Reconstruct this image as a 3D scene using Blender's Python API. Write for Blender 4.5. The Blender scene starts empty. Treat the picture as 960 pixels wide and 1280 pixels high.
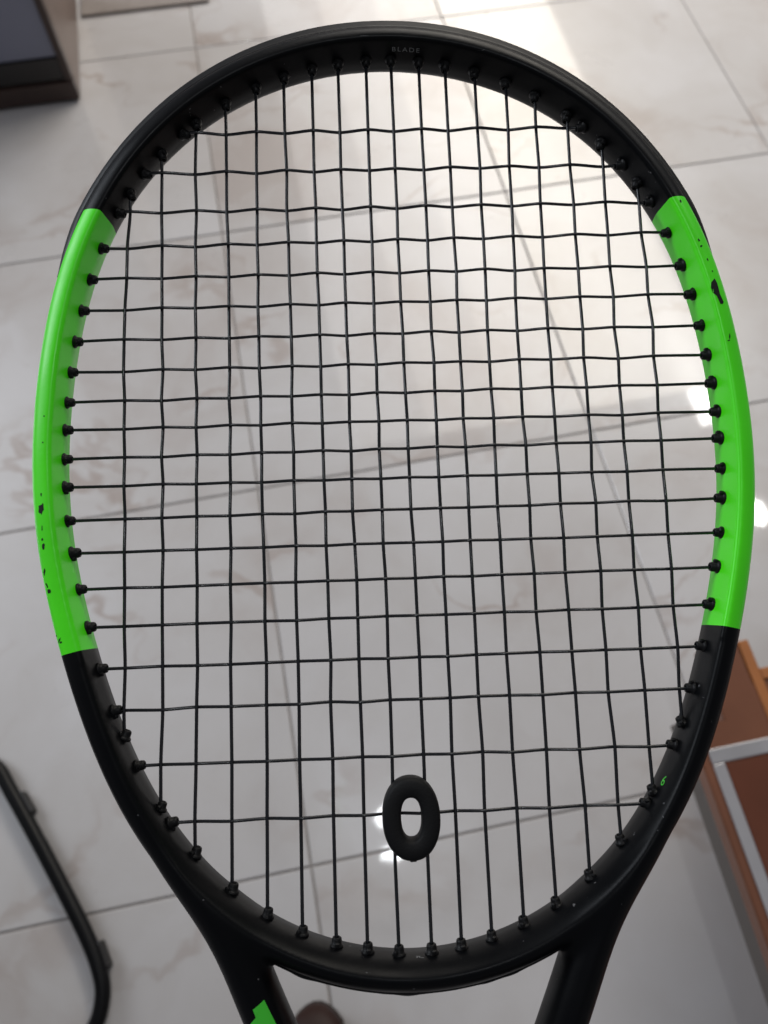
import bpy, bmesh, math, random
import numpy as np
from mathutils import Matrix, Vector

random.seed(7)
rng = np.random.default_rng(7)
SC = bpy.context.scene
COL = SC.collection
R_ = math.radians

# ---------------------------------------------------------------- camera, light, exposure
cam_d = bpy.data.cameras.new('camera'); cam = bpy.data.objects.new('camera', cam_d); COL.objects.link(cam)
CR = ((0.981184, 0.175448, -0.080592), (-0.193065, 0.887818, -0.417739), (-0.001741, 0.425439, 0.904986))
CP = (0.100447, -1.823259, 1.166466)
m = Matrix(CR).to_4x4(); m.translation = Vector(CP); cam.matrix_world = m
cam_d.sensor_fit = 'VERTICAL'; cam_d.sensor_height = 36.0; cam_d.lens = 950 / 1280 * 36.0
cam_d.clip_start = 0.01; cam_d.clip_end = 100
cam_d.dof.use_dof = True; cam_d.dof.focus_distance = 0.275; cam_d.dof.aperture_fstop = 11.5
SC.camera = cam
SC.view_settings.view_transform = 'Standard'; SC.view_settings.look = 'None'
SC.view_settings.exposure = 0.38; SC.view_settings.gamma = 1.0

w = bpy.data.worlds.new('World'); SC.world = w; w.use_nodes = True
bg = w.node_tree.nodes['Background']; bg.inputs[0].default_value = (0.90, 0.91, 1.0, 1); bg.inputs[1].default_value = 0.14


def area(name, loc, sx, sy, power, col, shape='RECTANGLE', target=None):
    d = bpy.data.lights.new(name, 'AREA'); d.shape = shape; d.size = sx; d.size_y = sy
    d.energy = power; d.color = col
    o = bpy.data.objects.new(name, d); COL.objects.link(o); o.location = loc
    if target is not None:
        o.rotation_euler = (Vector(target) - Vector(loc)).to_track_quat('-Z', 'Y').to_euler()
    return o


area('glow_strip_a', (2.42, 2.60, 2.7), 0.46, 4.4, 35, (1.0, 0.925, 0.80))  # added light strips, power stepped down sideways so the floor glow fades softly
area('glow_strip_b', (1.96, 2.60, 2.7), 0.46, 4.4, 37, (1.0, 0.925, 0.80))
area('glow_strip_c', (1.50, 2.60, 2.7), 0.46, 4.4, 32, (1.0, 0.94, 0.86))
area('glow_strip_d', (1.04, 2.60, 2.7), 0.46, 4.4, 22, (1.0, 0.95, 0.89))
area('glow_strip_e', (0.58, 2.60, 2.7), 0.46, 4.4, 12, (1.0, 0.96, 0.93))
area('soft_room_light', (-3.3, 1.0, 2.6), 2.4, 2.4, 104, (0.86, 0.92, 1.0), target=(-0.1, -0.1, 0.2))
area('tube_light', (2.47, 0.58, 2.7), 0.13, 0.85, 11, (1.0, 0.99, 0.96))
area('downlight_near', (0.143, -1.765, 2.7), 0.095, 0.065, 1.5, (0.93, 0.97, 1.0), 'ELLIPSE')
area('downlight_next', (0.140, -1.606, 2.7), 0.085, 0.085, 1.2, (0.93, 0.97, 1.0), 'ELLIPSE')
area('downlight_side', (2.494, -0.444, 2.7), 0.10, 0.16, 4.0, (1.0, 0.99, 0.96), 'ELLIPSE')


# ---------------------------------------------------------------- helpers
def obj(name, me, mat=None, parent=None, label=None, cat=None, kind=None, group=None):
    if isinstance(me, bmesh.types.BMesh):
        b = me; me = bpy.data.meshes.new(name); b.to_mesh(me); b.free()
    o = bpy.data.objects.new(name, me); COL.objects.link(o)
    if mat is not None and not me.materials:
        me.materials.append(mat)
    if parent is not None:
        o.parent = parent
    for k, v in (('label', label), ('category', cat), ('kind', kind), ('group', group)):
        if v:
            o[k] = v
    return o


def thing(name, label, cat, loc=(0, 0, 0), group=None):
    o = bpy.data.objects.new(name, None); COL.objects.link(o); o.location = loc
    o.empty_display_size = 0.05
    o['label'] = label; o['category'] = cat
    if group:
        o['group'] = group
    return o


def smooth(me, on=True):
    me.polygons.foreach_set('use_smooth', [on] * len(me.polygons)); me.update()


def mesh(name, v, f, sm=False):
    me = bpy.data.meshes.new(name); me.from_pydata([tuple(map(float, p)) for p in v], [], [tuple(map(int, q)) for q in f])
    me.validate(); me.update()
    if sm:
        smooth(me)
    return me


def box_bm(x0, x1, y0, y1, z0, z1, bev=0.0, seg=2):
    b = bmesh.new(); bmesh.ops.create_cube(b, size=1.0)
    for v in b.verts:
        v.co = Vector(((x0 + x1) / 2 + v.co.x * (x1 - x0), (y0 + y1) / 2 + v.co.y * (y1 - y0), (z0 + z1) / 2 + v.co.z * (z1 - z0)))
    if bev:
        bmesh.ops.bevel(b, geom=list(b.edges), offset=bev, segments=seg, affect='EDGES', profile=0.5)
    return b


def tube_mesh(name, P, rad, n=8, closed=False, up=(0, 0, 1), flat=1.0, caps=True):
    P = np.asarray(P, float); N = len(P); rad = np.broadcast_to(np.asarray(rad, float), (N,))
    if closed:
        T = np.roll(P, -1, 0) - np.roll(P, 1, 0)
    else:
        T = np.gradient(P, axis=0)
    T /= np.linalg.norm(T, axis=1)[:, None]
    U = np.asarray(up, float)
    S = np.cross(T, U); S /= np.linalg.norm(S, axis=1)[:, None]
    W = np.cross(S, T)
    a = np.arange(n) * 2 * math.pi / n
    V = P[:, None, :] + rad[:, None, None] * (np.cos(a)[None, :, None] * S[:, None, :] + flat * np.sin(a)[None, :, None] * W[:, None, :])
    V = V.reshape(-1, 3); F = []
    M = N if closed else N - 1
    for i in range(M):
        j = (i + 1) % N
        for k in range(n):
            l = (k + 1) % n
            F.append((i * n + k, i * n + l, j * n + l, j * n + k))
    if not closed and caps:
        F.append(tuple(range(n - 1, -1, -1))); F.append(tuple((N - 1) * n + k for k in range(n)))
    return mesh(name, V, F, True)


def catmull(P, k=8):
    P = np.asarray(P, float); out = []
    Q = np.vstack([2 * P[0] - P[1], P, 2 * P[-1] - P[-2]])
    for i in range(1, len(Q) - 2):
        for t in np.arange(k) / k:
            a, b, c, d = Q[i - 1], Q[i], Q[i + 1], Q[i + 2]
            out.append(0.5 * ((2 * b) + (c - a) * t + (2 * a - 5 * b + 4 * c - d) * t * t + (3 * b - a - 3 * c + d) * t ** 3))
    out.append(P[-1])
    return np.array(out)


# ---------------------------------------------------------------- materials
def mat(name, col, rough=0.5, metal=0.0, spec=0.5, coat=0.0, bump=0.0, bscale=200.0, var=0.0, vscale=20.0, rvar=0.0):
    M = bpy.data.materials.new(name); M.use_nodes = True; nt = M.node_tree; b = nt.nodes['Principled BSDF']
    b.inputs['Base Color'].default_value = (*col, 1); b.inputs['Roughness'].default_value = rough
    b.inputs['Metallic'].default_value = metal; b.inputs['Specular IOR Level'].default_value = spec
    b.inputs['Coat Weight'].default_value = coat; b.inputs['Coat Roughness'].default_value = 0.08
    tc = nt.nodes.new('ShaderNodeTexCoord')
    if var > 0 or rvar > 0:
        n = nt.nodes.new('ShaderNodeTexNoise'); n.inputs['Scale'].default_value = vscale; n.inputs['Detail'].default_value = 6
        nt.links.new(tc.outputs['Object'], n.inputs['Vector'])
        if var > 0:
            cr = nt.nodes.new('ShaderNodeMapRange'); cr.inputs[1].default_value = 0.3; cr.inputs[2].default_value = 0.7
            cr.inputs[3].default_value = 1 - var; cr.inputs[4].default_value = 1 + var
            nt.links.new(n.outputs['Fac'], cr.inputs[0])
            mx = nt.nodes.new('ShaderNodeMix'); mx.data_type = 'RGBA'; mx.blend_type = 'MULTIPLY'; mx.inputs[0].default_value = 1
            mx.inputs[6].default_value = (*col, 1); nt.links.new(cr.outputs[0], mx.inputs[7]); nt.links.new(mx.outputs[2], b.inputs['Base Color'])
        if rvar > 0:
            rr = nt.nodes.new('ShaderNodeMapRange'); rr.inputs[1].default_value = 0.3; rr.inputs[2].default_value = 0.7
            rr.inputs[3].default_value = rough - rvar; rr.inputs[4].default_value = rough + rvar
            nt.links.new(n.outputs['Fac'], rr.inputs[0]); nt.links.new(rr.outputs[0], b.inputs['Roughness'])
    if bump > 0:
        n2 = nt.nodes.new('ShaderNodeTexNoise'); n2.inputs['Scale'].default_value = bscale; n2.inputs['Detail'].default_value = 4
        nt.links.new(tc.outputs['Object'], n2.inputs['Vector'])
        bp = nt.nodes.new('ShaderNodeBump'); bp.inputs['Strength'].default_value = bump; bp.inputs['Distance'].default_value = 0.0004
        nt.links.new(n2.outputs['Fac'], bp.inputs['Height']); nt.links.new(bp.outputs[0], b.inputs['Normal'])
    return M


def marble():
    M = bpy.data.materials.new('polished_marble_tile'); M.use_nodes = True; nt = M.node_tree; N = nt.nodes; L = nt.links
    b = N['Principled BSDF']
    tc = N.new('ShaderNodeTexCoord'); oi = N.new('ShaderNodeObjectInfo')
    off = N.new('ShaderNodeVectorMath'); off.operation = 'MULTIPLY_ADD'
    cmb = N.new('ShaderNodeCombineXYZ')
    mul = N.new('ShaderNodeMath'); mul.operation = 'MULTIPLY'; mul.inputs[1].default_value = 37.0
    mul2 = N.new('ShaderNodeMath'); mul2.operation = 'MULTIPLY'; mul2.inputs[1].default_value = 71.0
    L.new(oi.outputs['Random'], mul.inputs[0]); L.new(oi.outputs['Random'], mul2.inputs[0])
    L.new(mul.outputs[0], cmb.inputs[0]); L.new(mul2.outputs[0], cmb.inputs[1])
    add = N.new('ShaderNodeVectorMath'); add.operation = 'ADD'
    L.new(tc.outputs['Object'], add.inputs[0]); L.new(cmb.outputs[0], add.inputs[1])
    # warp
    wn = N.new('ShaderNodeTexNoise'); wn.inputs['Scale'].default_value = 2.6; wn.inputs['Detail'].default_value = 5
    L.new(add.outputs[0], wn.inputs['Vector'])
    sc = N.new('ShaderNodeVectorMath'); sc.operation = 'SCALE'; sc.inputs['Scale'].default_value = 0.55
    L.new(wn.outputs['Color'], sc.inputs[0])
    ad2 = N.new('ShaderNodeVectorMath'); ad2.operation = 'ADD'; L.new(add.outputs[0], ad2.inputs[0]); L.new(sc.outputs[0], ad2.inputs[1])
    # clouds
    c1 = N.new('ShaderNodeTexNoise'); c1.inputs['Scale'].default_value = 2.6; c1.inputs['Detail'].default_value = 7; c1.inputs['Roughness'].default_value = 0.55
    L.new(ad2.outputs[0], c1.inputs['Vector'])
    r1 = N.new('ShaderNodeValToRGB'); e = r1.color_ramp.elements
    e[0].position = 0.33; e[0].color = (0.435, 0.392, 0.370, 1); e[1].position = 0.64; e[1].color = (0.565, 0.55, 0.55, 1)
    x = e.new(0.47); x.color = (0.515, 0.494, 0.484, 1)
    L.new(c1.outputs['Fac'], r1.inputs[0])
    # veins: |noise-0.5| thin
    mp = N.new('ShaderNodeMapping'); mp.inputs['Rotation'].default_value = (0, 0, 0.7); mp.inputs['Scale'].default_value = (1.0, 2.3, 1.0)
    L.new(ad2.outputs[0], mp.inputs[0])
    v1 = N.new('ShaderNodeTexNoise'); v1.inputs['Scale'].default_value = 2.1; v1.inputs['Detail'].default_value = 4; v1.inputs['Roughness'].default_value = 0.5
    L.new(mp.outputs[0], v1.inputs['Vector'])
    s1 = N.new('ShaderNodeMath'); s1.operation = 'SUBTRACT'; s1.inputs[1].default_value = 0.5; L.new(v1.outputs['Fac'], s1.inputs[0])
    a1 = N.new('ShaderNodeMath'); a1.operation = 'ABSOLUTE'; L.new(s1.outputs[0], a1.inputs[0])
    mr = N.new('ShaderNodeMapRange'); mr.inputs[1].default_value = 0.0; mr.inputs[2].default_value = 0.030; mr.inputs[3].default_value = 1.0; mr.inputs[4].default_value = 0.0
    mr.interpolation_type = 'SMOOTHERSTEP'
    L.new(a1.outputs[0], mr.inputs[0])
    g = N.new('ShaderNodeTexNoise'); g.inputs['Scale'].default_value = 4.0; L.new(add.outputs[0], g.inputs['Vector'])
    gr = N.new('ShaderNodeMapRange'); gr.inputs[1].default_value = 0.48; gr.inputs[2].default_value = 0.68; gr.inputs[3].default_value = 0; gr.inputs[4].default_value = 0.75
    L.new(g.outputs['Fac'], gr.inputs[0])
    mm = N.new('ShaderNodeMath'); mm.operation = 'MULTIPLY'; L.new(mr.outputs[0], mm.inputs[0]); L.new(gr.outputs[0], mm.inputs[1])
    mx = N.new('ShaderNodeMix'); mx.data_type = 'RGBA'; L.new(mm.outputs[0], mx.inputs[0]); L.new(r1.outputs[0], mx.inputs[6])
    mx.inputs[7].default_value = (0.36, 0.295, 0.262, 1)
    L.new(mx.outputs[2], b.inputs['Base Color'])
    # polish, faintly uneven
    pn = N.new('ShaderNodeTexNoise'); pn.inputs['Scale'].default_value = 9; pn.inputs['Detail'].default_value = 5; L.new(add.outputs[0], pn.inputs['Vector'])
    pr = N.new('ShaderNodeMapRange'); pr.inputs[3].default_value = 0.24; pr.inputs[4].default_value = 0.34; L.new(pn.outputs['Fac'], pr.inputs[0])
    L.new(pr.outputs[0], b.inputs['Roughness'])
    b.inputs['Specular IOR Level'].default_value = 0.5
    b.inputs['Coat Weight'].default_value = 0.62; b.inputs['Coat Roughness'].default_value = 0.042
    return M


M_TILE = marble()
M_GROUT = mat('cement_grout', (0.27, 0.245, 0.23), 0.9, var=0.2, vscale=30)
M_STRING = mat('black_polyester_string', (0.011, 0.0125, 0.015), 0.2, spec=0.5)
M_GROM = mat('black_nylon_grommet', (0.006, 0.006, 0.0065), 0.42, spec=0.18, bump=0.2, bscale=900)
M_RUBBER = mat('black_rubber', (0.0032, 0.0032, 0.0036), 0.62, bump=0.35, bscale=1500, spec=0.25)
M_GUARD = mat('black_nylon_guard', (0.006, 0.006, 0.0065), 0.48, spec=0.25, bump=0.3, bscale=500, rvar=0.08, vscale=90)
M_CHIP = mat('bare_carbon', (0.006, 0.006, 0.006), 0.6, spec=0.2)
M_GREENPRINT = mat('green_print', (0.05, 0.55, 0.03), 0.4)
M_GREYPRINT = mat('grey_print', (0.16, 0.165, 0.17), 0.4)
M_SCUFF = mat('pale_scuff', (0.045, 0.046, 0.05), 0.5)
M_DIMGREEN = mat('dark_green_print', (0.01, 0.20, 0.03), 0.4)
M_GRIP = mat('black_grip_tape', (0.02, 0.02, 0.021), 0.75, bump=0.6, bscale=400)
M_CTUBE = mat('black_chair_tube', (0.0035, 0.0035, 0.004), 0.36, spec=0.22)
M_GLIDE = mat('dark_plastic_glide', (0.015, 0.013, 0.012), 0.5)
M_SEAT = mat('black_seat_fabric', (0.03, 0.03, 0.032), 0.9)
M_DWOOD = mat('dark_brown_wood', (0.040, 0.021, 0.016), 0.38, var=0.25, vscale=14)
M_DSIDE = mat('taupe_side_laminate', (0.17, 0.125, 0.105), 0.45, var=0.08, vscale=8)
M_BLACKG = mat('black_gloss_rail', (0.006, 0.004, 0.004), 0.2)
M_GLASS = mat('blue_grey_door_glass', (0.17, 0.18, 0.245), 0.16, spec=0.7)
M_MAT = mat('taupe_floor_mat', (0.27, 0.235, 0.215), 0.85, var=0.08, vscale=60)
M_OWOOD = mat('reddish_brown_wood', (0.165, 0.066, 0.036), 0.26, var=0.18, vscale=9)
M_SHADE = mat('grey_brown_shade', (0.10, 0.085, 0.075), 0.5)  # colour of the painted shade below the table edge
M_ORANGE = mat('orange_wood_edge', (0.36, 0.13, 0.038), 0.4, var=0.12, vscale=20)
M_INNER = mat('dark_red_panel', (0.115, 0.036, 0.018), 0.25, var=0.15, vscale=9)
M_SILVER = mat('brushed_silver_trim', (0.40, 0.39, 0.40), 0.3, metal=0.3, var=0.1, vscale=20)
M_SHOE = mat('brown_leather', (0.026, 0.009, 0.006), 0.55, spec=0.3, bump=0.3, bscale=180, var=0.2, vscale=25)
M_SOLE = mat('dark_shoe_sole', (0.02, 0.014, 0.012), 0.7)


def frame_paint():
    """satin black lacquer with two green sections between fixed angles round the head; tiny wear specks"""
    M = bpy.data.materials.new('racket_lacquer'); M.use_nodes = True; nt = M.node_tree; N = nt.nodes; L = nt.links
    b = N['Principled BSDF']
    tc = N.new('ShaderNodeTexCoord'); sp = N.new('ShaderNodeSeparateXYZ'); L.new(tc.outputs['Object'], sp.inputs[0])

    def op(o, a, bb=None, v=None):
        n = N.new('ShaderNodeMath'); n.operation = o
        for i, q in enumerate((a, bb)):
            if q is None:
                continue
            if isinstance(q, (int, float)):
                n.inputs[i].default_value = q
            else:
                L.new(q, n.inputs[i])
        return n.outputs[0]
    dx = op('ABSOLUTE', op('SUBTRACT', sp.outputs[0], 0.0133)); dy = op('SUBTRACT', sp.outputs[1], 0.0534)
    ang = op('ARCTAN2', dx, dy)
    r = op('SQRT', op('ADD', op('MULTIPLY', dx, dx), op('MULTIPLY', dy, dy)))
    # the upper paint edge leans a little outward, the lower one a little inward
    topang = op('ADD', R_(47.7), op('MULTIPLY', op('SUBTRACT', r, 0.1385), R_(1.15) / 0.005))
    lowang = op('SUBTRACT', R_(119.9), op('MULTIPLY', op('SUBTRACT', r, 0.123), R_(0.7) / 0.005))
    g = op('MULTIPLY', op('GREATER_THAN', ang, topang), op('LESS_THAN', ang, lowang))
    # chips of worn paint near the outer corner
    mx = N.new('ShaderNodeMix'); mx.data_type = 'RGBA'; L.new(g, mx.inputs[0])
    n = N.new('ShaderNodeTexNoise'); n.inputs['Scale'].default_value = 60; n.inputs['Detail'].default_value = 5; L.new(tc.outputs['Object'], n.inputs['Vector'])
    mx.inputs[6].default_value = (0.0022, 0.0025, 0.0032, 1); mx.inputs[7].default_value = (0.085, 0.93, 0.010, 1)
    # light scuffs in the black
    n2 = N.new('ShaderNodeTexNoise'); n2.inputs['Scale'].default_value = 420; n2.inputs['Detail'].default_value = 2; L.new(tc.outputs['Object'], n2.inputs['Vector'])
    sm_ = op('MULTIPLY', op('GREATER_THAN', n2.outputs['Fac'], 0.735), op('GREATER_THAN', n.outputs['Fac'], 0.56))
    mx2 = N.new('ShaderNodeMix'); mx2.data_type = 'RGBA'; L.new(op('MULTIPLY', sm_, op('SUBTRACT', 1.0, g)), mx2.inputs[0])
    L.new(mx.outputs[2], mx2.inputs[6]); mx2.inputs[7].default_value = (0.10, 0.10, 0.105, 1)
    n3 = N.new('ShaderNodeTexNoise'); n3.inputs['Scale'].default_value = 28; n3.inputs['Detail'].default_value = 7; L.new(tc.outputs['Object'], n3.inputs['Vector'])
    v3 = N.new('ShaderNodeMapRange'); v3.inputs[1].default_value = 0.3; v3.inputs[2].default_value = 0.7; v3.inputs[3].default_value = 0.9; v3.inputs[4].default_value = 1.04; L.new(n3.outputs['Fac'], v3.inputs[0])
    mx3 = N.new('ShaderNodeMix'); mx3.data_type = 'RGBA'; mx3.blend_type = 'MULTIPLY'; mx3.inputs[0].default_value = 1
    L.new(mx2.outputs[2], mx3.inputs[6]); L.new(v3.outputs[0], mx3.inputs[7]); L.new(mx3.outputs[2], b.inputs['Base Color'])
    n4 = N.new('ShaderNodeTexNoise'); n4.inputs['Scale'].default_value = 700; n4.inputs['Detail'].default_value = 3; L.new(tc.outputs['Object'], n4.inputs['Vector'])
    bp = N.new('ShaderNodeBump'); bp.inputs['Strength'].default_value = 0.12; bp.inputs['Distance'].default_value = 0.0002; L.new(n4.outputs['Fac'], bp.inputs['Height']); L.new(bp.outputs[0], b.inputs['Normal'])
    rr = N.new('ShaderNodeMapRange'); rr.inputs[1].default_value = 0.3; rr.inputs[2].default_value = 0.7
    rr.inputs[3].default_value = 0.30; rr.inputs[4].default_value = 0.44; L.new(n.outputs['Fac'], rr.inputs[0]); L.new(rr.outputs[0], b.inputs['Roughness'])
    L.new(op('ADD', 0.11, op('MULTIPLY', g, 0.26)), b.inputs['Specular IOR Level'])
    return M


M_FRAME = frame_paint()

# ================================================================= FLOOR
T = 0.6
fl = obj('floor', box_bm(-6, 8, -7, 8, -0.02, -0.0022), M_GROUT, kind='structure')
tile_me = None
for i in range(-3, 6):
    for j in range(-6, 5):
        if tile_me is None:
            g = 0.0015
            b = box_bm(g, T - g, g, T - g, -0.0035, 0.0)
            top = [e for e in b.edges if all(abs(v.co.z) < 1e-6 for v in e.verts)]
            bmesh.ops.bevel(b, geom=top, offset=0.0012, segments=1, affect='EDGES')
            tile_me = bpy.data.meshes.new('tile'); b.to_mesh(tile_me); b.free(); tile_me.materials.append(M_TILE)
        o = obj('tile', tile_me, None, fl)
        o.location = (i * T, j * T, rng.uniform(-0.0003, 0.0003))

# ================================================================= RACKET  (local units: metres, z towards the camera)
RK = thing('tennis_racket', 'black tennis racket with bright green sides held over the marble floor', 'racket')
m = Matrix(((0.98847, 0.14795, -0.03229), (-0.15079, 0.94209, -0.29955), (-0.0139, 0.30096, 0.95353))).to_4x4()
m.translation = Vector((0.10907, -1.74328, 0.91187)); RK.matrix_world = m
CX, CY = 13.3, 53.4           # centre of the head, mm
KC = [138.26, 0.43, 22.23, -2.98, 1.3, -0.75, -0.4, 0.21]


def r_in(t):
    return sum(k * np.cos(i * t) for i, k in enumerate(KC))


def curve(t):                 # inner wall of the head
    r = r_in(t); return CX + r * np.sin(t), CY + r * np.cos(t)


def near(x, y):
    """signed distance to the inner wall (outward +) and angle of the nearest point"""
    t = np.arctan2(x - CX, y - CY); t0 = t.copy(); h = 1e-3
    for _ in range(5):
        def D(tt):
            a, b = curve(tt); return (a - x) ** 2 + (b - y) ** 2
        d0, dp, dm = D(t), D(t + h), D(t - h)
        g1 = (dp - dm) / (2 * h); g2 = (dp - 2 * d0 + dm) / (h * h)
        t = t - np.clip(g1 / np.maximum(np.abs(g2), 4000.0), -0.15, 0.15)
    a, b = curve(t); d = np.sqrt((a - x) ** 2 + (b - y) ** 2)
    s = np.where(np.hypot(x - CX, y - CY) > r_in(t0), 1.0, -1.0)
    return d * s, t


def smax(a, b, k):
    h = np.maximum(k - np.abs(a - b), 0) / k
    return np.maximum(a, b) + h * h * k * 0.25


def smin(a, b, k):
    return -smax(-a, -b, k)


def sstep(a, b, x):
    t = np.clip((x - a) / (b - a), 0, 1); return t * t * (3 - 2 * t)


def plane(r, z, pr, pz, nr, nz):
    l = math.hypot(nr, nz); return ((r - pr) * nr + (z - pz) * nz) / l


def _off(deg, o):
    t = R_(deg); x, y = curve(t); x1, y1 = curve(t + 1e-3); l = math.hypot(x1 - x, y1 - y)
    nx, ny = -(y1 - y) / l, (x1 - x) / l
    if (x - CX) * nx + (y - CY) * ny < 0:
        nx, ny = -nx, -ny
    return (x + nx * o - CX, y + ny * o)


ARM = catmull([_off(118, 3.2), _off(126, 3.3), _off(134, 3.4), (89.3, -56.5), (76.4, -77.4), (65.6, -93.8), (58.2, -107.0), (49.4, -127.4), (39.5, -150), (21, -193), (12.5, -220), (8.5, -245), (8, -262)], 6)


def arm2d(x, y):
    X = np.abs(x - CX); best = np.full(x.shape, 1e9)
    for (ax, ay), (bx, by) in zip(ARM[:-1], ARM[1:]):
        ux, uy = bx - ax, by - ay; L2 = ux * ux + uy * uy
        t = np.clip(((X - ax) * ux + (y - ay) * uy) / L2, 0, 1)
        best = np.minimum(best, (X - ax - t * ux) ** 2 + (y - ay - t * uy) ** 2)
    return np.sqrt(best)


def hoop_T(t):
    a = np.abs(np.degrees(t)); return 10.2 + 0.4 * sstep(120, 160, a)


def sdf2(rn, t, z, ad, y):
    a = np.abs(np.degrees(t)); soft = sstep(122, 160, a)
    Tt = hoop_T(t)
    # inner wall: two shallow facets that meet in a crease at the string plane
    inn = smax(plane(rn, z, 0.0, -1.0, -1, 0.085), plane(rn, z, 0.0, -1.0, -1, -0.14), 0.5)
    fr = smax(plane(rn, z, 2.2, 10.5, -0.05, 1.0), plane(rn, z, 2.5, 10.6, 0.16, 1.0), 1.2)
    co = plane(rn, z, Tt - 2.6, 8.0, 0.75, 0.75)
    ou = smax(plane(rn, z, Tt + 0.5, 0.5, 1, 0.10), plane(rn, z, Tt + 0.5, 0.5, 1, -0.12), 2.0)
    bk = plane(rn, z, 0, -10.5, 0.0, -1.0); bc = plane(rn, z, Tt - 2.4, -8.2, 0.75, -0.75); bi = plane(rn, z, 2.0, -9.6, -0.7, -0.7)
    d = smax(ou, co, 4.0); d = smax(d, fr, 2.5); d = smax(d, bc, 3.5); d = smax(d, bk, 2.5); inn = smax(inn, bi, 2.0)
    fi = plane(rn, z, 1.6, 7.6, -0.7, 0.7)          # extra rounding of the ridge in the throat bridge
    inn = np.where(soft > 0, smax(inn, fi - (1 - soft) * 3.0, 3.0), inn)
    hoop = smax(inn, d, 1.1)
    zz = z
    up = sstep(-84, -18, y)
    hw = 7.0 + 1.2 * (1 - sstep(-240, -190, y)) - 5.0 * up
    arm = smax(ad - hw, np.abs(zz) - (10.9 - 5.0 * up), 10.5)
    arm = smax(arm, 3.0 - rn, 2.0)
    arm = smax(arm, -y - 252, 1.0)
    return smin(hoop, arm, 0.4 + 4.8 * (1 - sstep(-110, -66, y)))


def sdf(x, y, z):
    rn, t = near(x, y); return sdf2(rn, t, z, arm2d(x, y), y)


def surface_nets(H=0.95):
    xs = np.arange(CX - 133, CX + 133 + H, H); ys = np.arange(-256, 231, H); zs = np.arange(-12.5, 12.5 + H, H)
    X, Y = np.meshgrid(xs, ys, indexing='ij')
    rn, t = near(X, Y); ad = arm2d(X, Y)
    band = (np.minimum(np.where(rn > -4, np.abs(rn - 5), 99), ad) < 16)
    G = np.full((len(xs), len(ys), len(zs)), 5.0, np.float32)
    bi = np.nonzero(band)
    r_, t_, a_, y_ = rn[bi], t[bi], ad[bi], Y[bi]
    for k, z in enumerate(zs):
        G[bi[0], bi[1], k] = sdf2(r_, t_, np.full(r_.shape, z), a_, y_)
    S = G < 0
    c = np.zeros(tuple(n - 1 for n in S.shape), np.uint8)
    for a in (0, 1):
        for b in (0, 1):
            for d in (0, 1):
                c += S[a:S.shape[0] - 1 + a, b:S.shape[1] - 1 + b, d:S.shape[2] - 1 + d]
    act = (c > 0) & (c < 8)
    idx = np.full(act.shape, -1, np.int64); ci = np.nonzero(act); nv = len(ci[0]); idx[ci] = np.arange(nv)
    acc = np.zeros((nv, 3)); cnt = np.zeros(nv)
    cor = [(a, b, d) for a in (0, 1) for b in (0, 1) for d in (0, 1)]
    for p in cor:
        for ax in range(3):
            if p[ax] == 0:
                q = list(p); q[ax] = 1
                v0 = G[ci[0] + p[0], ci[1] + p[1], ci[2] + p[2]]; v1 = G[ci[0] + q[0], ci[1] + q[1], ci[2] + q[2]]
                cr = (v0 < 0) != (v1 < 0)
                tt = np.where(cr, v0 / np.where(cr, v0 - v1, 1), 0)
                pos = np.tile(np.array(p, float), (nv, 1)); pos[:, ax] += tt
                acc += pos * cr[:, None]; cnt += cr
    P = acc / cnt[:, None] + np.stack(ci, 1)
    P = P * H + np.array([xs[0], ys[0], zs[0]])
    F = []
    for ax in range(3):
        o = [i for i in range(3) if i != ax]
        sl0 = [slice(None)] * 3; sl1 = [slice(None)] * 3; sl0[ax] = slice(0, -1); sl1[ax] = slice(1, None)
        A, B = S[tuple(sl0)], S[tuple(sl1)]
        e = np.nonzero(A != B); e = np.stack(e, 1)
        ok = (e[:, o[0]] > 0) & (e[:, o[1]] > 0) & (e[:, o[0]] < act.shape[o[0]]) & (e[:, o[1]] < act.shape[o[1]])
        e = e[ok]; flip = A[e[:, 0], e[:, 1], e[:, 2]]
        qs = []
        for da, db in ((0, 0), (-1, 0), (-1, -1), (0, -1)):
            q = e.copy(); q[:, o[0]] += da; q[:, o[1]] += db; qs.append(idx[q[:, 0], q[:, 1], q[:, 2]])
        q = np.stack(qs, 1)
        if ax == 1:
            flip = ~flip
        q[~flip] = q[~flip][:, ::-1]
        F.append(q)
    F = np.concatenate(F)
    for _ in range(2):                                   # settle the vertices on the exact surface
        h = 0.05; x, y, z = P.T
        d = sdf(x, y, z); gx = (sdf(x + h, y, z) - d) / h; gy = (sdf(x, y + h, z) - d) / h; gz = (sdf(x, y, z + h) - d) / h
        n2 = np.maximum(gx * gx + gy * gy + gz * gz, 0.3)
        P = P - 0.95 * np.clip(d / n2, -0.6, 0.6)[:, None] * np.stack([gx, gy, gz], 1)
    return P, F


P, F = surface_nets()
me = bpy.data.meshes.new('frame')
me.vertices.add(len(P)); me.vertices.foreach_set('co', (P / 1000).ravel())
me.loops.add(F.size); me.loops.foreach_set('vertex_index', F.ravel().astype(np.int32))
me.polygons.add(len(F)); me.polygons.foreach_set('loop_start', (np.arange(len(F)) * 4).astype(np.int32))
me.update(calc_edges=True); me.validate()
bm = bmesh.new(); bm.from_mesh(me); bmesh.ops.recalc_face_normals(bm, faces=bm.faces); bm.to_mesh(me); bm.free()
smooth(me)
FR = obj('frame', me, M_FRAME, RK)
print('frame verts', len(P))


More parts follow.
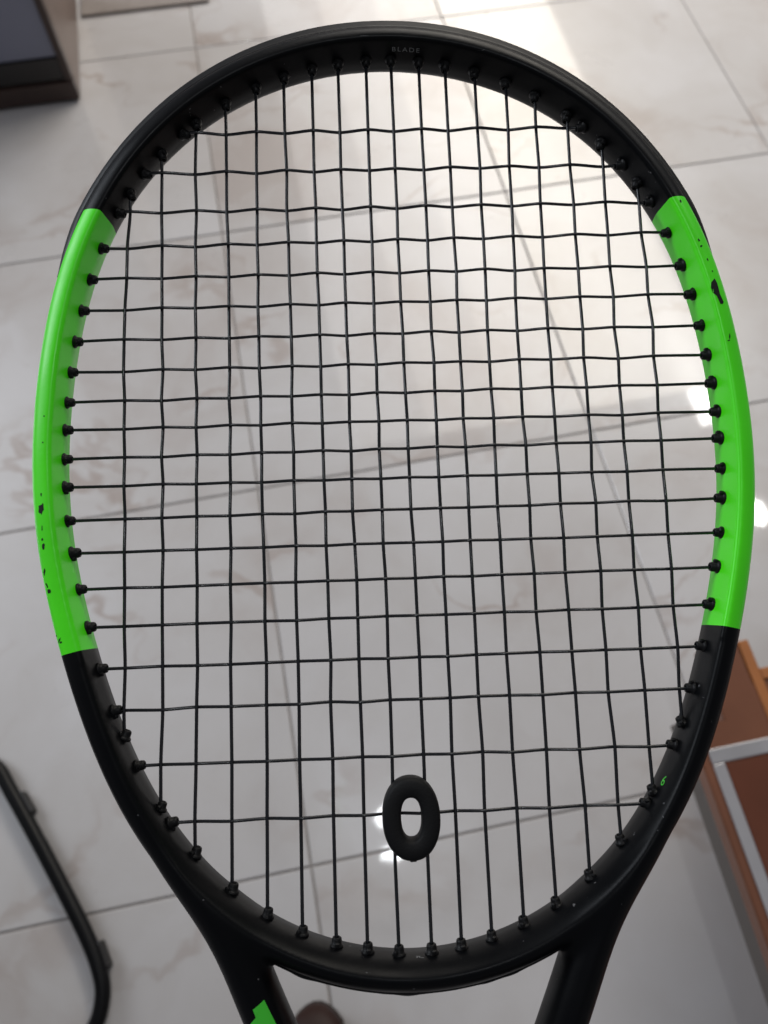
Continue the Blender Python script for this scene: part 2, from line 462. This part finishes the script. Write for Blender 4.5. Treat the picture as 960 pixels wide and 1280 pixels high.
def wall_pt(t, z, off=0.0):
    """point on the inner wall (mm), lifted by off towards the head centre, plus tangent/inward normal"""
    x, y = curve(t); h = 1e-3; x1, y1 = curve(t + h); tx, ty = x1 - x, y1 - y; l = math.hypot(tx, ty); tx /= l; ty /= l
    nx, ny = -ty, tx                                     # candidate normal
    if (CX - x) * nx + (CY - y) * ny < 0:
        nx, ny = -nx, -ny
    rr = 0.085 * (z + 1) if z > -1 else -0.14 * (z + 1)
    o = off - rr
    return np.array([x + nx * o, y + ny * o, z]), np.array([tx, ty, 0]), np.array([nx, ny, 0])


# ---- bumper guard round the tip
ths = np.radians(np.linspace(-58, 58, 150)); V = []; Fc = []
prof = [(-3.5, 7.4), (-0.6, 6.6), (0.0, 5.2), (1, 4.4), (1, 2.6), (0.55, 2.2), (0.55, 1.4), (1, 1.0), (1, -1.0), (0.55, -1.4), (0.55, -2.2), (1, -2.6), (1, -5.0), (0.5, -6.4), (-0.6, -7.4), (-3.5, -7.8)]
for t in ths:
    a = abs(math.degrees(t)); G = 1.3 + 1.5 * float(sstep(44, 5, a)); G *= min(1.0, max(0.02, (58 - a) / 7)) ** 0.6
    x, y = curve(t); h = 1e-3; x1, y1 = curve(t + h); tx, ty = x1 - x, y1 - y; l = math.hypot(tx, ty); nx, ny = -ty / l, tx / l
    if (x - CX) * nx + (y - CY) * ny < 0:
        nx, ny = -nx, -ny
    zs_ = min(1.0, max(0.15, (58 - a) / 9))
    for pr, pz in prof:
        r = 10.2 + (pr * G if pr > 0 else pr)
        V.append((x + nx * r, y + ny * r, pz * (0.6 + 0.4 * zs_)))
n = len(prof)
for i in range(len(ths) - 1):
    for k in range(n - 1):
        Fc.append((i * n + k, i * n + k + 1, (i + 1) * n + k + 1, (i + 1) * n + k))
    Fc.append((i * n + n - 1, i * n, (i + 1) * n, (i + 1) * n + n - 1))
g_me = mesh('bumper_guard', np.array(V) / 1000, Fc, True)
bm = bmesh.new(); bm.from_mesh(g_me); bmesh.ops.recalc_face_normals(bm, faces=bm.faces); bm.to_mesh(g_me); bm.free()
gd = obj('bumper_guard', g_me, M_GUARD, RK)

# ---- grommet strip along the outside of the throat bridge: low bumps over the string loops
ths = np.radians(np.linspace(160, 200, 120)); V = []; Fc = []
prof = [(-2.5, 4.6), (0.3, 3.6), (1.0, 2.4), (1.0, -2.6), (0.3, -3.8), (-2.5, -4.8)]
for t in ths:
    a = math.degrees(t) - 180; G = 0.45 + 0.75 * max(0.0, math.sin(a * 0.62 + 0.6)) ** 0.5 * (0.75 + 0.25 * math.sin(a * 1.7)); G *= min(1.0, max(0.05, (20 - abs(a)) / 4))
    x, y = curve(t); x1, y1 = curve(t + 1e-3); tx, ty = x1 - x, y1 - y; l = math.hypot(tx, ty); nx, ny = -ty / l, tx / l
    if (x - CX) * nx + (y - CY) * ny < 0:
        nx, ny = -nx, -ny
    for pr, pz in prof:
        r = 10.6 + (pr * G if pr > 0 else pr); V.append((x + nx * r, y + ny * r, pz))
n = len(prof)
for i in range(len(ths) - 1):
    for k in range(n):
        Fc.append((i * n + k, i * n + (k + 1) % n, (i + 1) * n + (k + 1) % n, (i + 1) * n + k))
Fc.append(tuple(range(n))); Fc.append(tuple((len(ths) - 1) * n + k for k in range(n))[::-1])
t_me = mesh('throat_grommet_strip', np.array(V) / 1000, Fc, True)
bm = bmesh.new(); bm.from_mesh(t_me); bmesh.ops.recalc_face_normals(bm, faces=bm.faces); bm.to_mesh(t_me); bm.free()
obj('throat_grommet_strip', t_me, M_GUARD, RK)

# ---- strings (measured on the string bed, mm)
MAINS = [
 [(-82.1, 154.0), (-84.1, 109.6), (-82.8, -16.3), (-82.7, -32.8)], [(-70.6, 166.5), (-70.2, 109.2), (-70.0, -16.8), (-70.5, -54.0)],
 [(-57.8, 179.2), (-58.1, 108.8), (-58.1, -17.3), (-59.1, -72.4)], [(-46.6, 188.8), (-45.9, 108.5), (-46.6, -17.7), (-47.0, -83.8)],
 [(-35.0, 195.2), (-35.4, 108.2), (-34.6, -18.2), (-35.5, -92.1)], [(-24.3, 198.9), (-23.7, 107.9), (-23.6, -18.6), (-24.1, -99.1)],
 [(-13.5, 202.1), (-13.2, 107.6), (-12.6, -19.0), (-13.1, -102.1)], [(-3.4, 204.2), (-3.3, 107.3), (-2.5, -19.4), (-2.9, -104.8)],
 [(7.4, 205.0), (7.0, 107.1), (7.5, -19.8), (7.4, -105.3)], [(17.0, 205.5), (17.0, 106.8), (18.2, -20.2), (18.2, -105.8)],
 [(27.7, 204.7), (27.9, 106.5), (28.2, -20.6), (28.1, -104.6)], [(37.8, 202.8), (37.9, 106.2), (38.2, -21.0), (38.3, -102.5)],
 [(49.1, 199.2), (48.6, 105.9), (48.6, -21.4), (49.2, -98.8)], [(60.9, 194.0), (59.5, 105.6), (60.1, -21.9), (60.4, -91.5)],
 [(71.9, 192.1), (70.8, 105.3), (71.5, -22.3), (72.3, -84.1)], [(83.8, 180.8), (83.6, 105.0), (83.3, -22.8), (83.8, -72.3)],
 [(96.2, 169.4), (95.8, 104.6), (95.9, -23.3), (96.0, -55.3)], [(108.6, 155.0), (109.6, 104.2), (108.5, -23.8), (108.0, -33.0)]]
CROSS = [(182.3, 182.0), (166.4, 166.2), (151.1, 150.8), (137.4, 138.4), (125.4, 125.3), (113.5, 113.9), (101.8, 101.7), (90.4, 90.2), (79.2, 79.5),
         (69.1, 68.7), (58.5, 58.8), (48.4, 47.6), (36.4, 36.8), (25.0, 24.4), (12.3, 12.2), (-0.8, -0.9), (-15.0, -15.2), (-29.1, -29.5), (-47.6, -48.2), (-66.4, -67.0)]


def main_x(i, y):
    p = sorted(MAINS[i], key=lambda q: q[1]); return float(np.interp(y, [q[1] for q in p], [q[0] for q in p]))


def hit(fx, fy, sgn, tA, tB):
    """angle where a string line meets the inner wall: fx(t) root by bisection of g"""
    a, b = tA, tB
    for _ in range(50):
        c = (a + b) / 2
        if (fx(a) > 0) == (fx(c) > 0):
            a = c
        else:
            b = c
    return (a + b) / 2


mains_t = []; cross_t = []
for i in range(18):
    side = 1 if i >= 9 else -1
    def g1(t):
        x, y = curve(t); return x - main_x(i, y)
    tt = hit(g1, None, 1, 0 if side > 0 else -1.35, 1.35 if side > 0 else 0) if True else 0
    tb = hit(g1, None, 1, math.pi * (1 if side > 0 else -1), 1.7 * side)
    mains_t.append((tt, tb))
for j, (yl, yr) in enumerate(CROSS):
    def gl(t): return curve(t)[1] - yl
    def gr(t): return curve(t)[1] - yr
    cross_t.append((hit(gl, None, 1, -0.2, -3.0), hit(gr, None, 1, 0.2, 3.0)))

A_M, A_C = 0.42, 0.80
jx = rng.normal(0, 0.12, (18, 20)); jy = rng.normal(0, 0.09, (18, 20))


def cross_y(j, x):
    yl, yr = CROSS[j]; xl = curve(cross_t[j][0])[0]; xr = curve(cross_t[j][1])[0]
    return yl + (yr - yl) * (x - xl) / (xr - xl)


def ease_path(knots, per=8):
    """knots: array (s, lateral, z); bends are concentrated near the crossings"""
    out = []
    for a, b in zip(knots[:-1], knots[1:]):
        for t in np.arange(per) / per:
            e = t + 0.55 * (t * t * (3 - 2 * t) - t)
            out.append([a[0] + (b[0] - a[0]) * t, a[1] + (b[1] - a[1]) * e, a[2] + (b[2] - a[2]) * e])
    out.append(knots[-1]); return np.array(out)


for i in range(18):
    (xt, yt), (xb, yb) = curve(mains_t[i][0]), curve(mains_t[i][1])
    K = [(yb - 2.0, main_x(i, yb), 0.0)]
    for j in range(19, -1, -1):
        x = main_x(i, CROSS[j][0]); yc = cross_y(j, x)
        if yb + 4 < yc < yt - 4:
            K.append((yc + jy[i, j] * 0.2, main_x(i, yc) + jx[i, j], A_M * (1 if (i + j) % 2 else -1)))
    K.append((yt + 2.0, main_x(i, yt), 0.0))
    E_ = ease_path(K); Pm = np.stack([E_[:, 1], E_[:, 0], E_[:, 2]], 1)
    obj('main_string', tube_mesh('main_string', Pm / 1000, 0.00061, 8), M_STRING, RK)
for j in range(20):
    xl, yl = curve(cross_t[j][0]); xr, yr = curve(cross_t[j][1])
    K = [(xl - 2.0, yl, 0.0)]
    for i in range(18):
        x = main_x(i, cross_y(j, CX))
        if xl + 3.5 < x < xr - 3.5:
            K.append((x, cross_y(j, x) + jy[i, j], A_C * (-1 if (i + j) % 2 else 1)))
    K.append((xr + 2.0, yr, 0.0))
    E_ = ease_path(K); Pm = np.stack([E_[:, 0], E_[:, 1], E_[:, 2]], 1)
    obj('cross_string', tube_mesh('cross_string', Pm / 1000, 0.00056, 8), M_STRING, RK)


# ---- grommets: flange against the wall, barrel round the string, small moulded lug
def grommet_mesh():
    b = bmesh.new(); prof = [(2.75, -0.6), (2.75, 0.25), (2.35, 0.7), (2.05, 0.9), (1.95, 2.4), (1.75, 3.1), (1.35, 3.35), (0.95, 3.2), (0.8, 2.2)]
    ns = 14; rings = []
    for r, h in prof:
        rings.append([b.verts.new((r * math.cos(2 * math.pi * k / ns) / 1000, r * math.sin(2 * math.pi * k / ns) / 1000, h / 1000)) for k in range(ns)])
    for a, c in zip(rings[:-1], rings[1:]):
        for k in range(ns):
            b.faces.new((a[k], a[(k + 1) % ns], c[(k + 1) % ns], c[k]))
    b.faces.new(rings[0][::-1])
    for f in b.faces:
        f.smooth = True
    # lug
    q = box_bm(-0.0009, 0.0009, 0.0014, 0.0031, 0.0, 0.0019, 0.0004, 1); me = bpy.data.meshes.new('t'); q.to_mesh(me); q.free(); b.from_mesh(me)
    me = bpy.data.meshes.new('grommet'); b.to_mesh(me); b.free(); me.materials.append(M_GROM); return me


GM = grommet_mesh()
for kind, L in (('m', mains_t), ('c', cross_t)):
    for i, (ta, tb) in enumerate(L):
        for e, t in enumerate((ta, tb)):
            p, tg, nn = wall_pt(t, 0.0)
            if kind == 'm':
                d = np.array([0, -1.0 if e == 0 else 1.0, 0])
            else:
                d = np.array([1.0 if e == 0 else -1.0, 0, 0])
            dirv = d * 0.62 + nn * 0.38; dirv /= np.linalg.norm(dirv)
            o = obj('grommet', GM, None, RK)
            o.rotation_mode = 'QUATERNION'
            o.rotation_quaternion = Vector(dirv).to_track_quat('Z', 'Y') @ Matrix.Rotation(random.uniform(-0.9, 0.9) + (0.6 if kind == 'c' else 0), 4, 'Z').to_quaternion()
            o.location = Vector(p / 1000); s = random.uniform(0.80, 0.90); o.scale = (s, s, s * random.uniform(0.95, 1.05))


# ---- printed and worn marks, laid on the real surface of the frame
from mathutils.bvhtree import BVHTree
BV = BVHTree.FromPolygons([Vector(p) for p in (P / 1000)], [tuple(int(a) for a in f) for f in F])


def decal(name, poly, mt, off=0.00006, sub=1, view=None):
    """poly in mm (x, y) seen from the front: dropped straight onto the frame's front surface"""
    b = bmesh.new(); vs = [b.verts.new((x / 1000, y / 1000, 0)) for x, y in poly]; b.faces.new(vs)
    bmesh.ops.triangulate(b, faces=b.faces)
    for _ in range(sub):
        bmesh.ops.subdivide_edges(b, edges=list(b.edges), cuts=1, use_grid_fill=False); bmesh.ops.triangulate(b, faces=b.faces)
    for v in list(b.verts):
        hitp, nor, _i, _d = BV.ray_cast(Vector((v.co.x, v.co.y, 0.04)), Vector((0, 0, -1)))
        if hitp is None:
            b.verts.remove(v); continue
        if nor.z < 0:
            nor = -nor
        v.co = hitp + nor * off
    for f in b.faces:
        f.smooth = True
    return obj(name, b, mt, RK)


Mcam_inv = cam.matrix_world.inverted(); RKm = RK.matrix_world


def front_mm(u, v):
    """measured place of a mark on the front of the frame, in racket millimetres"""
    c = cam.matrix_world.to_3x3() @ Vector(((u - 480) / 950, -(v - 640) / 950, -1.0))
    o = RKm.inverted() @ cam.matrix_world.translation; d = (RKm.inverted().to_3x3() @ c).normalized()
    h_, n_, i_, l_ = BV.ray_cast(o, d)
    return (h_.x * 1000, h_.y * 1000) if h_ is not None else None


def blob(cx, cy, rx, ry, a=0.0, n=9, jit=0.25):
    return [(cx + (math.cos(k * 2 * math.pi / n) * rx * math.cos(a) - math.sin(k * 2 * math.pi / n) * ry * math.sin(a)) * random.uniform(1 - jit, 1 + jit),
             cy + (math.cos(k * 2 * math.pi / n) * rx * math.sin(a) + math.sin(k * 2 * math.pi / n) * ry * math.cos(a)) * random.uniform(1 - jit, 1 + jit)) for k in range(n)]


MARKS = [
 ('big', [(893, 348), (896, 353), (897.5, 358), (900, 368), (904.5, 377.5), (903.5, 380), (900.5, 380), (896, 370), (891, 366), (888.5, 359), (889, 353)]),
]
for _n, pg in MARKS:
    q = [front_mm(*p) for p in pg]
    if all(q):
        decal('paint_chip', q, M_CHIP, sub=2)
for u, v, rx, ry, a in [(850.5, 251.5, .3, .45, .3), (873.5, 300, .3, .5, .3), (876.5, 307.5, .45, .25, .6), (884.5, 324.5, .25, .4, .3), (890.5, 339, .22, .3, 0), (912, 420, .2, .9, -.2), (911, 425.5, .5, .25, .5),
                        (51, 637.5, .75, 1.3, .1), (53.5, 632.5, .25, .9, .1), (53, 674, .3, .45, 0), (54.5, 683.5, .45, .85, .1), (55.5, 715, .35, .9, -.3), (58.5, 731.5, .25, .9, .5), (61, 739.5, .6, .6, .3),
                        (53.5, 553, .25, .2, 0), (55, 520, .2, .2, 0), (70.5, 795, .3, .3, .4), (74, 800.5, .3, .9, -.6), (76, 803, .5, .25, .4), (51.5, 618, .18, .5, 0), (52.6, 660, .15, .8, 0)]:
    q = front_mm(u, v)
    if q:
        decal('paint_chip', blob(q[0], q[1], rx * 1.25, ry * 1.25, a, 11, 0.4), M_CHIP, sub=1)
for u, v, rx, ry, a in [(879.5, 872, .2, .2, .4), (830, 1004, .5, .2, .8), (842, 1005, .25, .25, .3), (829, 1021, .2, .35, .3), (822, 1038, .3, .2, .2), (172.5, 1019, .35, .35, .3),
                        (604, 62.5, .8, .15, .2), (455, 44.5, 2.2, .12, .0), (777, 1130, .2, .2, .2)]:
    q = front_mm(u, v)
    if q:
        decal('scuff', blob(q[0], q[1], rx * 0.75, ry * 0.75, a), M_SCUFF, sub=1)
# start of the green lettering on the left throat arm: stepped stroke running on below
pg = [(330, 1249.7), (316, 1262), (319.7, 1272), (313, 1280), (324, 1302), (357, 1304), (345, 1280)]
q = [front_mm(*p) for p in pg]
q = [a for a in q if a]
if len(q) > 3:
    decal('green_lettering', q, M_GREENPRINT, sub=3)


def wall_text(txt, size, t, z, mt, name, spread=1.0, turned=False):
    c = bpy.data.curves.new('t', 'FONT'); c.body = txt; c.size = size; c.align_x = 'CENTER'; c.align_y = 'CENTER'; c.space_character = spread
    o = bpy.data.objects.new('t', c); COL.objects.link(o); dg = bpy.context.evaluated_depsgraph_get(); me = bpy.data.meshes.new_from_object(o.evaluated_get(dg))
    bpy.data.objects.remove(o)
    x0, y0 = curve(t)
    for v in me.vertices:
        tx_, tz_ = (-v.co.y, v.co.x) if turned else (v.co.x, v.co.y)
        dt = tx_ / r_in(t); p, tg, nn = wall_pt(t + dt, z + tz_, 0.07); v.co = Vector(p / 1000)
    return obj(name, me, mt, RK)


def ang_of(u, v, z):
    c = cam.matrix_world.to_3x3() @ Vector(((u - 480) / 950, -(v - 640) / 950, -1.0))
    o = RKm.inverted() @ cam.matrix_world.translation; d = (RKm.inverted().to_3x3() @ c); t = (z / 1000 - o.z) / d.z
    q = o + d * t; return math.atan2(q.x * 1000 - CX, q.y * 1000 - CY)


wall_text('BLADE', 2.9, ang_of(507, 62, 5.0), 5.0, M_GREYPRINT, 'lettering', 1.35)
wall_text('6', 4.6, ang_of(826.0, 973.0, 2.6), 2.6, M_GREENPRINT, 'size_mark', turned=True)
# pale curl of wear beside the centre grommets of the bridge
t0 = ang_of(523, 1185, 0)
for da, dz, wv, hh in [(-0.006, -1.0, 1.0, .28), (-0.001, -1.6, .4, .8), (0.003, -2.0, .9, .28), (0.004, -1.3, .3, .6)]:
    pts = []
    for a, b in ((-.5, -.5), (.5, -.5), (.5, .5), (-.5, .5)):
        p, _t, _n2 = wall_pt(t0 + da + a * wv / 164, 0.0 + dz + b * hh + 3.6, 0.08); pts.append(p / 1000)
    obj('scuff', mesh('scuff', pts, [(0, 1, 2, 3)]), M_GREYPRINT, RK)

# ---- handle and butt cap below the picture
b = bmesh.new(); rings = []
for y, wx, wz in [(-244, 12, 10.5), (-262, 14, 12), (-268, 17, 14.5), (-420, 17, 14.5), (-448, 18, 15.5), (-458, 20, 17), (-461, 18, 15)]:
    rings.append([b.verts.new(((CX + wx * math.cos(a) * 1.06) / 1000, y / 1000, wz * math.sin(a) * 1.06 / 1000)) for a in [math.pi / 8 + k * math.pi / 4 for k in range(8)]])
for r0, r1 in zip(rings[:-1], rings[1:]):
    for k in range(8):
        b.faces.new((r0[k], r0[(k + 1) % 8], r1[(k + 1) % 8], r1[k]))
b.faces.new(rings[0]); b.faces.new(rings[-1][::-1]); bmesh.ops.recalc_face_normals(b, faces=b.faces)
obj('handle', b, M_GRIP, RK)

# ================================================================= DAMPENER
DP = thing('vibration_dampener', 'black rubber zero shaped dampener gripping the two centre strings at the bottom', 'dampener')
dm = RKm @ Matrix.Translation((0.0131, -0.0677, 0.0)) @ Matrix.Rotation(R_(0.6), 4, 'Z'); DP.matrix_world = dm
na, nb = 64, 20; V = []; Fd = []
for i in range(na):
    a = 2 * math.pi * i / na; ca, sa = math.cos(a), math.sin(a)
    ox, oy = 9.75 * abs(ca) ** 0.93 * (1 if ca > 0 else -1), 13.5 * abs(sa) ** 0.93 * (1 if sa > 0 else -1)
    ix, iy = 3.35 * abs(ca) ** 0.8 * (1 if ca > 0 else -1), 6.5 * abs(sa) ** 0.9 * (1 if sa > 0 else -1)
    for k in range(nb):
        bb = 2 * math.pi * k / nb; cb, sb = math.cos(bb), math.sin(bb); e = 0.42
        u = 0.5 + 0.5 * abs(cb) ** e * (1 if cb > 0 else -1); zz = 4.1 * abs(sb) ** 0.75 * (1 if sb > 0 else -1) + 1.2
        V.append(((ix + (ox - ix) * u) / 1000, (iy + (oy - iy) * u) / 1000, zz / 1000))
for i in range(na):
    for k in range(nb):
        Fd.append((i * nb + k, ((i + 1) % na) * nb + k, ((i + 1) % na) * nb + (k + 1) % nb, i * nb + (k + 1) % nb))
ring = obj('ring', mesh('ring', V, Fd, True), M_RUBBER, DP)
# small moulding tab at the lower end
obj('moulding_tab', box_bm(-0.0012, 0.0012, -0.01405, -0.0130, 0.0005, 0.0025, 0.0004, 2), M_RUBBER, DP)

# ================================================================= CABINET (upper left)
CB = thing('wooden_cabinet', 'dark brown cabinet with blue grey glass door at the upper left corner of the floor', 'cabinet', (-0.272, -0.135, 0))
def cb(name, a, mt, bev=0.002, par=None): return obj(name, box_bm(*a, bev), mt, par or CB)
cb('plinth', (-0.90, -0.012, 0.008, 0.36, 0.002, 0.006), M_BLACKG, 0.0008)
cb('bottom_rail', (-0.90, 0.0, -0.004, 0.02, 0.006, 0.048), M_DWOOD)
cb('side_panel', (-0.022, 0.0, 0.0205, 0.38, 0.006, 0.85), M_DSIDE)
cb('lower_frame', (-0.90, -0.016, 0.004, 0.02, 0.0485, 0.100), M_BLACKG, 0.0015)
cb('door_stile', (-0.016, -0.0005, 0.0, 0.02, 0.0485, 0.85), M_DWOOD, 0.0015)
cb('glass_pane', (-0.90, -0.0165, 0.009, 0.015, 0.1005, 0.82), M_GLASS, 0.0008)
cb('back_panel', (-0.90, -0.023, 0.36, 0.375, 0.006, 0.85), M_DWOOD)
cb('top_panel', (-0.91, 0.004, -0.004, 0.384, 0.851, 0.87), M_DWOOD)

# ================================================================= MAT (top edge)
b = box_bm(-0.262, 0.049, 0.166, 0.62, 0.0015, 0.008, 0.002)
MT = obj('floor_mat', b, M_MAT, None, 'flat taupe floor mat beside the dark cabinet at the top edge', 'mat')

# ================================================================= LOW TABLE (right)
BX = thing('low_table', 'low reddish brown wooden table with silver inlay frame at the right edge', 'table', (0.484, -1.657, 0))
def bx(name, a, mt, bev=0.0012, par=None): return obj(name, box_bm(*a, bev), mt, par or BX)
Z = 0.24
tp = bmesh.new()
vs = [tp.verts.new(p + (Z - 0.022,)) for p in ((0, -0.95), (0.62, -0.95), (0.62, -0.050), (0.0955, -0.050), (0.0955, 0.0), (0.048, 0.0), (0.044, -0.086), (0, -0.086))]
f = tp.faces.new(vs); ex = bmesh.ops.extrude_face_region(tp, geom=[f])
for v in ex['geom']:
    if isinstance(v, bmesh.types.BMVert):
        v.co.z = Z
bmesh.ops.recalc_face_normals(tp, faces=tp.faces)
bmesh.ops.bevel(tp, geom=[e for e in tp.edges if all(abs(v.co.z - Z) < 1e-5 for v in e.verts)], offset=0.0015, segments=2, affect='EDGES')
obj('table_top', tp, M_OWOOD, BX)
bx('shade_strip', (0.002, 0.014, -0.948, -0.075, Z - 0.062, Z - 0.0225), M_SHADE)  # solid strip standing in for the shade under the table's left edge
bx('edge_strip', (0.096, 0.1085, -0.118, 0.001, Z - 0.02, Z + 0.003), M_ORANGE)
bx('edge_strip', (0.109, 0.62, -0.0495, -0.036, Z - 0.024, Z + 0.003), M_ORANGE)
bx('trim', (0.011, 0.025, -0.60, -0.132, Z + 0.0004, Z + 0.0034), M_SILVER, 0.001)
bx('trim', (0.011, 0.56, -0.1315, -0.115, Z + 0.0004, Z + 0.0034), M_SILVER, 0.001)
bx('trim', (0.546, 0.56, -0.60, -0.132, Z + 0.0004, Z + 0.0034), M_SILVER, 0.001)
bx('trim', (0.011, 0.56, -0.6165, -0.6005, Z + 0.0004, Z + 0.0034), M_SILVER, 0.001)
bx('inset_panel', (0.0255, 0.5455, -0.600, -0.132, Z + 0.0004, Z + 0.0018), M_INNER, 0.0006)
for fx, fy in ((0.125, -0.09), (0.59, -0.09), (0.125, -0.90), (0.59, -0.90)):
    bx('leg', (fx - 0.02, fx + 0.02, fy - 0.02, fy + 0.02, 0.0, Z - 0.0225), M_DWOOD)
bx('apron', (0.085, 0.605, -0.93, -0.925, 0.12, Z - 0.0225), M_DWOOD)

# ================================================================= CHAIR (lower left): loop of tube on the floor
CH = thing('chair', 'black tubular chair whose sled base lies on the tiles at the lower left', 'chair', (-0.6, -1.75, 0))
rail = [(-1.02, -1.42), (-0.80, -1.475), (-0.60, -1.525), (-0.50, -1.548), (-0.456, -1.562), (-0.427, -1.583), (-0.408, -1.617), (-0.357, -1.717), (-0.3085, -1.818), (-0.290, -1.868), (-0.287, -1.900),
        (-0.300, -1.932), (-0.335, -1.955), (-0.42, -1.985), (-0.62, -2.05), (-0.90, -2.14)]
rp = catmull([(x, y, 0.0125) for x, y in rail], 6)
loc0 = np.array([-0.6, -1.75, 0])
up1 = [(-0.98, -2.165, 0.03), (-1.01, -2.175, 0.08), (-1.02, -2.178, 0.40), (-1.0, -2.17, 0.45), (-0.95, -2.155, 0.462), (-0.45, -1.99, 0.462)]
up0 = [(-1.09, -1.402, 0.03), (-1.12, -1.395, 0.08), (-1.13, -1.392, 0.40), (-1.11, -1.397, 0.45), (-1.06, -1.41, 0.462), (-0.55, -1.54, 0.462)]
full = np.vstack([catmull(up0[::-1], 5), rp, catmull(up1, 5)])
obj('base_tube', tube_mesh('base_tube', full - loc0, 0.0102, 16), M_CTUBE, CH)
sb = box_bm(-0.62, 0.25, -0.27, 0.25, 0.478, 0.515, 0.014, 3)
so = obj('seat', sb, M_SEAT, CH); so.rotation_euler = (0, 0, R_(16)); so.location = (-0.05, 0.02, 0)
for (x, y, a) in [(-0.390, -1.652, 0.0), (-0.296, -1.856, 0.0)]:
    k = int(np.argmin(np.hypot(rp[:, 0] - x, rp[:, 1] - y))); c = rp[k]; d = rp[k + 1] - rp[k - 1]; d /= np.linalg.norm(d)
    q = box_bm(-0.018, 0.018, -0.0065, 0.0065, -0.0122, 0.004, 0.003, 2)
    g = obj('glide', q, M_GLIDE, CH); nrm = np.array([-d[1], d[0], 0])
    if nrm[0] < 0:
        nrm = -nrm
    g.rotation_euler = (0, 0, math.atan2(d[1], d[0])); g.location = tuple(c - loc0 + nrm * 0.0085)

# ================================================================= SHOE (bottom edge)
SH = thing('shoe', 'dark brown leather shoe with rounded toe at the bottom edge of the picture', 'shoe', (-0.016, -1.957, 0))
SH.rotation_euler = (0, 0, R_(-9))
def loft(secs, name, mt, n=20):
    V = []; Fq = []
    for (y, hw, z0, z1, xo) in secs:
        for k in range(n):
            a = 2 * math.pi * k / n; ca, sa = math.cos(a), math.sin(a)
            V.append((xo + hw * abs(ca) ** 0.85 * (1 if ca > 0 else -1), y, (z0 + z1) / 2 + (z1 - z0) / 2 * abs(sa) ** 0.8 * (1 if sa > 0 else -1)))
    for i in range(len(secs) - 1):
        for k in range(n):
            Fq.append((i * n + k, i * n + (k + 1) % n, (i + 1) * n + (k + 1) % n, (i + 1) * n + k))
    Fq.append(tuple(range(n))); Fq.append(tuple((len(secs) - 1) * n + k for k in range(n))[::-1])
    b = bmesh.new(); me = mesh(name, V, Fq, True); b.from_mesh(me); bmesh.ops.recalc_face_normals(b, faces=b.faces); b.to_mesh(me); b.free()
    return obj(name, me, mt, SH)
loft([(-0.001, 0.004, .018, .024, 0), (-.003, 0.012, .014, .031, 0), (-.010, .023, .011, .040, 0), (-.020, .032, .0105, .046, 0), (-.035, .039, .010, .052, 0), (-.06, .044, .010, .058, 0), (-.09, .046, .010, .064, -.001), (-.13, .043, .010, .078, -.003),
      (-.17, .036, .010, .092, -.004), (-.21, .033, .010, .100, -.003), (-.25, .031, .010, .102, 0), (-.272, .022, .010, .098, 0), (-.276, .010, .02, .085, 0)], 'upper', M_SHOE)
loft([(-.001, .006, 0.0, .0095, 0), (-.004, .014, 0, .0105, 0), (-.011, .024, 0, .0108, 0), (-.022, .033, 0, .0108, 0), (-.045, .041, 0, .0108, 0), (-.09, .047, 0, .0108, 0), (-.15, .042, 0, .011, -.003), (-.21, .035, 0, .011, -.002), (-.26, .032, 0, .011, 0), (-.279, .018, 0, .011, 0)], 'sole', M_SOLE)
